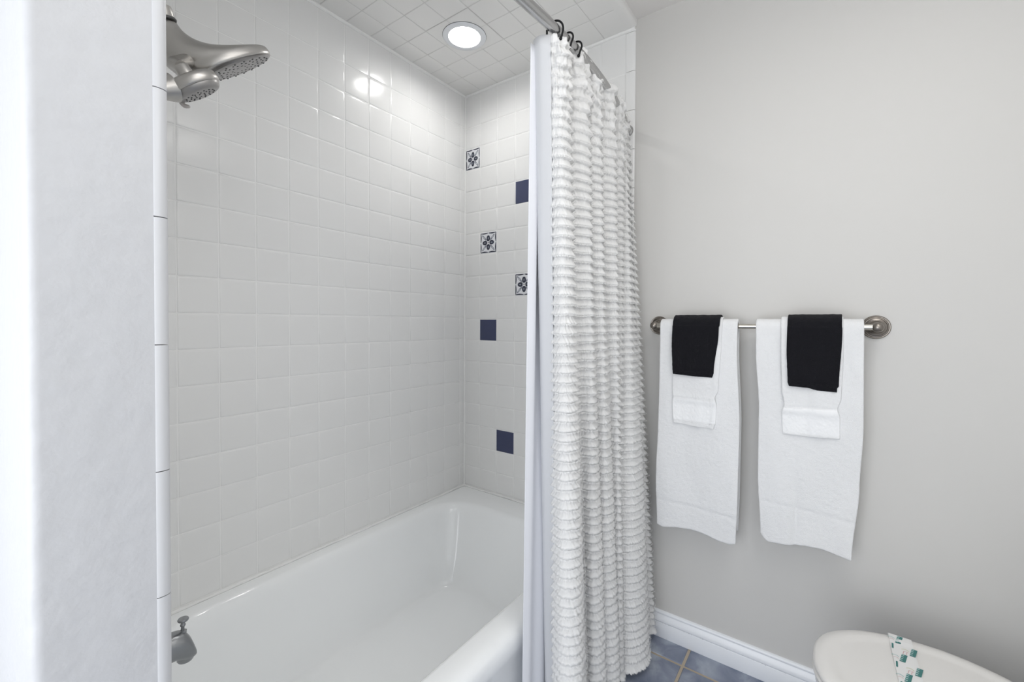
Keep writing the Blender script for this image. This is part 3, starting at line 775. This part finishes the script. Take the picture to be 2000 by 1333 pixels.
# ------------------------------------------------------------------ towels
def towel(name, label, cat, group, mat_, rad, thick, left, right, bottom, back_z, bandz=None, pinch=None, folds=None, seed=0, hem=None, mat2=None):
    """left/right: [(z, y)] outline of the front panel from the bar down; bottom(u): front lower edge; drapes over the bar."""
    def interp(tab, z):
        if z >= tab[0][0]: return tab[0][1]
        for (z0_, y0_), (z1_, y1_) in zip(tab, tab[1:]):
            if z >= z1_: 
                t = (z0_-z)/(z0_-z1_); t = t*t*(3-2*t); return y0_ + (y1_-y0_)*t
        return tab[-1][1]
    NU = 56
    rows = []
    NF = 110
    def wob(u, z, side):
        base_ = noise.noise(Vector((u*2.2 + seed, z*3.0, side)))*0.006 + noise.noise(Vector((u*6 + seed, z*9, side*2)))*0.0022
        base_ += noise.noise(Vector((u*70, z*230, seed)))*0.0011 + noise.noise(Vector((u*30, z*90, seed+4)))*0.0009
        if folds: base_ += folds(u, z, side)
        return base_
    # back panel from its lower edge up
    for r in range(0, 60):
        z = back_z(0.5) + (BZ - back_z(0.5))*r/60
        row = []
        for k in range(NU+1):
            u = k/NU; zz_ = back_z(u) + (BZ - back_z(u))*r/60
            y = interp(left, zz_)*(1-u) + interp(right, zz_)*u
            row.append((BX + rad*0.92 + min(0.010, wob(u, zz_, 1)*0.6), y, zz_))
        rows.append(row)
    for r in range(0, 11):
        a = math.pi*r/10
        row = []
        for k in range(NU+1):
            u = k/NU; y = left[0][1]*(1-u) + right[0][1]*u
            row.append((BX + math.cos(a)*rad*0.96, y, BZ + math.sin(a)*rad + noise.noise(Vector((u*9 + seed, 0, 3)))*0.0012))
        rows.append(row)
    for r in range(1, NF+1):
        row = []
        for k in range(NU+1):
            u = k/NU; zb_ = bottom(u); z = BZ + (zb_ - BZ)*r/NF
            y = interp(left, z)*(1-u) + interp(right, z)*u
            t = (BZ - z)
            x = BX - rad - wob(u, z, 0)*min(1, t/0.05)
            if bandz is not None:
                d = z - bandz(u)
                if abs(d) < 0.006: x += 0.0022*(1 - abs(d)/0.006)
                if d < 0: x += 0.0010
            row.append((x, y, z))
        rows.append(row)
    mb = MB()
    for r in rows: mb.v += r
    n_ = NU+1
    for r in range(len(rows)-1):
        for k in range(NU):
            mb.f.append((r*n_+k, r*n_+k+1, (r+1)*n_+k+1, (r+1)*n_+k))
            c = rows[r][k]
            mb.m.append(1 if (mat2 and r > 72 and bandz is not None and c[2] < bandz(k/NU) - 0.004 and c[2] > bandz(k/NU) - (hem or 9)) else 0)
    o = mb.build(name, [mat_, mat2 or mat_], None, angle=180)
    md = o.modifiers.new('t', 'SOLIDIFY'); md.thickness = thick; md.offset = 0; md.use_rim = True
    md = o.modifiers.new('s', 'SUBSURF'); md.levels = 1; md.render_levels = 1
    tag(o, label, cat, group)
    return o
def lerp_tab(tab):
    def f(u):
        for (a, va), (b, vb) in zip(tab, tab[1:]):
            if u <= b: 
                t = (u-a)/(b-a); return va + (vb-va)*t
        return tab[-1][1]
    return f
# bath towels (thick, folded in thirds)
towel('bath_towel', 'white bath towel on the left half of the bar, nearest the curtain', 'towel', 'white bath towels on the bar', M_TOWEL, 0.019, 0.011,
      [(0, -1.043), (-0.10, -1.043), (-0.40, -1.040), (-0.60, -1.035), (-0.77, -1.040)],
      [(0, -1.298), (-0.10, -1.298), (-0.36, -1.308), (-0.60, -1.306), (-0.76, -1.302)],
      lerp_tab([(0, -0.762), (0.08, -0.768), (0.25, -0.758), (0.45, -0.752), (0.65, -0.757), (0.8, -0.765), (0.92, -0.766), (1, -0.758)]),
      lerp_tab([(0, -0.745), (0.4, -0.750), (1, -0.730)]), bandz=lerp_tab([(0, -0.665), (1, -0.672)]), folds=lambda u, z, s_: 0.004*math.sin(u*7 + 1)*min(1, max(0, -z-0.3)*3), seed=1)
towel('bath_towel', 'white bath towel on the right half of the bar, above the toilet', 'towel', 'white bath towels on the bar', M_TOWEL, 0.019, 0.011,
      [(0, -1.350), (-0.10, -1.351), (-0.30, -1.362), (-0.50, -1.362), (-0.70, -1.372)],
      [(0, -1.624), (-0.10, -1.625), (-0.33, -1.627), (-0.50, -1.621), (-0.71, -1.606)],
      lerp_tab([(0, -0.700), (0.08, -0.722), (0.3, -0.716), (0.5, -0.706), (0.7, -0.706), (0.85, -0.712), (1, -0.716)]),
      lerp_tab([(0, -0.690), (0.5, -0.695), (1, -0.690)]), bandz=lerp_tab([(0, -0.590), (0.4, -0.592), (1, -0.605)]),
      folds=lambda u, z, s_: (-0.006*math.exp(-((u-0.40)/0.045)**2) + 0.005*math.sin(u*6))*min(1, max(0, -z-0.35)*4), seed=5)
# hand towels
def pin(z): return math.exp(-((z + 0.288)/0.014)**2)
towel('hand_towel', 'white hand towel on the left bath towel, hanging below a black washcloth', 'towel', 'white hand towels over the bath towels', M_TOWEL, 0.029, 0.0055,
      [(0, -1.093), (-0.20, -1.091), (-0.262, -1.091), (-0.285, -1.096), (-0.305, -1.092), (-0.38, -1.096)],
      [(0, -1.252), (-0.10, -1.250), (-0.25, -1.243), (-0.275, -1.233), (-0.300, -1.238), (-0.36, -1.236), (-0.38, -1.230)],
      lerp_tab([(0, -0.378), (0.5, -0.382), (1, -0.383)]), lerp_tab([(0, -0.36), (1, -0.36)]), bandz=lerp_tab([(0, -0.284), (1, -0.284)]), hem=0.078, mat2=M_TOWBAND,
      folds=lambda u, z, s_: 0.005*pin(z) + 0.003*math.exp(-((u-0.93)/0.06)**2)*(1 if z < -0.1 else 0), seed=11)
towel('hand_towel', 'white hand towel on the right bath towel, its woven band flaring at the end', 'towel', 'white hand towels over the bath towels', M_TOWEL, 0.029, 0.0055,
      [(0, -1.420), (-0.10, -1.422), (-0.23, -1.426), (-0.27, -1.433), (-0.300, -1.427), (-0.37, -1.429)],
      [(0, -1.576), (-0.10, -1.577), (-0.24, -1.574), (-0.275, -1.566), (-0.300, -1.572), (-0.37, -1.573)],
      lerp_tab([(0, -0.367), (0.5, -0.366), (1, -0.361)]), lerp_tab([(0, -0.35), (1, -0.35)]), bandz=lerp_tab([(0, -0.279), (1, -0.273)]), hem=0.080, mat2=M_TOWBAND,
      folds=lambda u, z, s_: 0.005*pin(z), seed=16)
# washcloths
towel('washcloth', 'small black washcloth draped over the left white hand towel', 'washcloth', 'black washcloths on the bar', M_WASH, 0.0365, 0.005,
      [(0, -1.092), (-0.10, -1.090), (-0.19, -1.093), (-0.21, -1.096)],
      [(0, -1.246), (-0.05, -1.243), (-0.19, -1.229), (-0.21, -1.224)],
      lerp_tab([(0, -0.203), (0.5, -0.206), (1, -0.207)]), lerp_tab([(0, -0.20), (1, -0.20)]), bandz=lerp_tab([(0, -0.192), (1, -0.194)]), seed=21)
towel('washcloth', 'larger black washcloth draped over the right white hand towel', 'washcloth', 'black washcloths on the bar', M_WASH, 0.0365, 0.005,
      [(0, -1.438), (-0.10, -1.437), (-0.20, -1.441), (-0.22, -1.446)],
      [(0, -1.573), (-0.05, -1.574), (-0.205, -1.568), (-0.212, -1.564)],
      lerp_tab([(0, -0.214), (0.4, -0.216), (0.6, -0.222), (1, -0.223)]), lerp_tab([(0, -0.21), (1, -0.21)]), bandz=lerp_tab([(0, -0.203), (1, -0.207)]), seed=27)

# ------------------------------------------------------------------ toilet
TX, TYc = -0.392, -1.775
to = thing('toilet', 'white toilet with closed lid by the painted wall', 'toilet', (TX, -1.85, FZ))
def egg(ax, fr, bk, cx=TX, cy=TYc, n=64, e=2.25, blunt=0.55):
    out = []
    for i in range(n):
        t = 2*math.pi*i/n; c, s_ = math.cos(t), math.sin(t)
        ex = 2/e
        x = math.copysign(abs(c)**ex, c)*ax
        y = math.copysign(abs(s_)**ex, s_)*(fr if s_ > 0 else bk)
        if s_ < 0: x *= 1 - 0.16*abs(s_)
        out.append((cx + x, cy + y))
    return out
def loft(specs, name, mt, par, cap0=True, cap1=True, angle=50, sub=0):
    mb = MB(); mb.rings([[(x, y, z) for x, y in egg(*s_[:3], cx=TX, cy=(s_[4] if len(s_) > 4 else TYc))] for s_ in specs for z in [s_[3]]], 0, cap0, cap1)
    return mb.build(name, mt, par, angle=angle, sub=sub)
ZS = -0.859
loft([(0.115, 0.17, 0.30, FZ, -1.86), (0.118, 0.175, 0.30, FZ+0.03, -1.86), (0.100, 0.13, 0.29, FZ+0.10, -1.86), (0.105, 0.14, 0.28, FZ+0.17, -1.86), (0.135, 0.19, 0.26, FZ+0.24, -1.83), (0.168, 0.232, 0.25, FZ+0.31, -1.79), (0.184, 0.248, 0.245, FZ+0.355, TYc), (0.186, 0.250, 0.245, FZ+0.372, TYc), (0.182, 0.246, 0.24, ZS - 0.004, TYc), (0.17, 0.235, 0.23, ZS - 0.002, TYc)], 'bowl', M_CHINA, to)
loft([(0.180, 0.243, 0.205, ZS, TYc), (0.1885, 0.2515, 0.212, ZS + 0.003, TYc), (0.191, 0.254, 0.214, ZS + 0.008, TYc), (0.190, 0.253, 0.213, ZS + 0.0125, TYc), (0.186, 0.249, 0.209, ZS + 0.015, TYc)], 'seat', M_SEAT, to)
lid = loft([(0.183, 0.246, 0.207, ZS + 0.0175, TYc), (0.1885, 0.2510, 0.212, ZS + 0.0185, TYc), (0.1905, 0.2530, 0.2135, ZS + 0.023, TYc), (0.1895, 0.2520, 0.213, ZS + 0.029, TYc), (0.184, 0.2465, 0.209, ZS + 0.0335, TYc), (0.172, 0.2345, 0.199, ZS + 0.0355, TYc), (0.160, 0.222, 0.188, ZS + 0.0360, TYc), (0.152, 0.213, 0.180, ZS + 0.0335, TYc), (0.140, 0.200, 0.170, ZS + 0.0330, TYc), (0.06, 0.08, 0.07, ZS + 0.0345, TYc), (0.01, 0.01, 0.01, ZS + 0.0350, TYc)], 'lid', M_SEAT, to)
mb = MB()
for s_ in (-1, 1):
    mb = MB(); mb.tube([(TX + s_*0.075 - 0.016, TYc - 0.215, ZS + 0.016), (TX + s_*0.075 + 0.016, TYc - 0.215, ZS + 0.016)], 0.011, n=16)
    mb.build('hinge', M_SEAT, to)
mb = MB()
def rr_ring(x0, x1, y0, y1, r, z): return [(x, y, z) for x, y in rrect(x0, x1, y0, y1, r, r, 6)]
tx0, tx1, ty0, ty1 = TX - 0.225, TX + 0.225, YF + 0.02, YF + 0.225
mb.rings([rr_ring(tx0+.03, tx1-.03, ty0, ty1-.03, .03, ZS + 0.00), rr_ring(tx0+.01, tx1-.01, ty0, ty1-.01, .035, ZS + 0.05), rr_ring(tx0, tx1, ty0, ty1, .04, ZS + 0.33), rr_ring(tx0, tx1, ty0, ty1, .04, ZS + 0.345)], 0)
mb.build('tank', M_CHINA, to)
mb = MB()
mb.rings([rr_ring(tx0-.008, tx1+.008, ty0-.004, ty1+.010, .04, ZS + 0.347), rr_ring(tx0-.010, tx1+.010, ty0-.005, ty1+.012, .042, ZS + 0.36), rr_ring(tx0-.008, tx1+.008, ty0-.004, ty1+.010, .04, ZS + 0.378), rr_ring(tx0+.01, tx1-.01, ty0+.01, ty1-.008, .03, ZS + 0.384)], 0)
mb.build('tank_lid', M_CHINA, to)
mb = MB(); mb.tube([(tx0 + 0.07, ty1, ZS + 0.29), (tx0 + 0.07, ty1 + 0.02, ZS + 0.29), (tx0 + 0.015, ty1 + 0.024, ZS + 0.285)], [0.009, 0.008, 0.006], n=14)
mb.build('flush_lever', M_NICK, to)

# printed paper band across the lid
def lid_z(x):
    u = abs(x - TX)
    if u < 0.14: return ZS + 0.0350 + 0.0004
    if u < 0.160: return ZS + 0.0350 + 0.0018*(u-0.14)/0.02 + 0.0004
    if u < 0.176: return ZS + 0.0368
    if u < 0.188: return ZS + 0.0368 - 0.008*((u-0.176)/0.012)**2
    return ZS + 0.0288 - (u-0.188)*10*0.3
BY0, BY1 = -1.677, -1.722      # band edges along the lid at the wall side
def skew(x): return (x + 0.205)*0.02
bx = [TX + 0.1895*math.sin(math.pi/2*i/40) for i in range(-40, 41)]
mb = MB(); 
for x in bx:
    z = lid_z(x) + 0.0006
    mb.v += [(x, BY0 + skew(x) + 0.0, z), (x, (BY0+BY1)/2 + skew(x), z + 0.0002), (x, BY1 + skew(x), z)]
for k in range(len(bx)-1):
    for q in range(2): mb.f.append((k*3+q, k*3+q+1, (k+1)*3+q+1, (k+1)*3+q)); mb.m.append(0)
def mark(x, y, lx, ly, sk, mi, h=0.0012):
    """slanted printed block"""
    P = [(x - lx/2, y - ly/2), (x + lx/2, y - ly/2 + sk), (x + lx/2, y + ly/2 + sk), (x - lx/2, y + ly/2)]
    mb.add([(a, b + skew(a), lid_z(a) + h) for a, b in P], [(0, 1, 2, 3)], mi)
def markarc(x, y, r, mi):
    V = []
    for i in range(9):
        a = math.radians(20 + 160*i/8)
        for rr in (r, r*0.72): V.append((x + rr*math.sin(a)*0.8 - 0.002, y + rr*math.cos(a)))
    mb.add([(a, b + skew(a), lid_z(a) + 0.0012) for a, b in V], [(2*i, 2*i+1, 2*i+3, 2*i+2) for i in range(8)], mi)
yc = (BY0+BY1)/2
xk = -0.232; k = 0
while xk > TX - 0.18:
    y_ = yc + (0.0070 if k % 2 == 0 else -0.0155)
    mark(xk, y_, 0.032, 0.0105, -0.008, 1)
    for q in range(4): mark(xk + 0.0115 - q*0.0075, y_ - 0.0038 + q*0.0019 + 0.0004, 0.0032, 0.0050, -0.001, 2, 0.0016)
    markarc(xk + 0.001, y_ + 0.0115, 0.0075, 4 if k % 2 else 2)
    markarc(xk - 0.006, y_ + 0.0105, 0.0050, 3)
    if k % 2 == 1:
        mark(xk + 0.004, yc + 0.0195, 0.022, 0.0035, -0.002, 1)
        mark(xk - 0.012, yc + 0.002, 0.012, 0.0016, -0.003, 3); mark(xk - 0.012, yc - 0.004, 0.012, 0.0016, -0.003, 3)
    xk -= 0.036; k += 1
pb = mb.build('paper_band', [M_PAPER, M_TEAL, M_TEALG, M_PINK, M_YEL], None, smooth=False)
tag(pb, 'white paper band with teal print lying across the toilet lid', 'paper band')
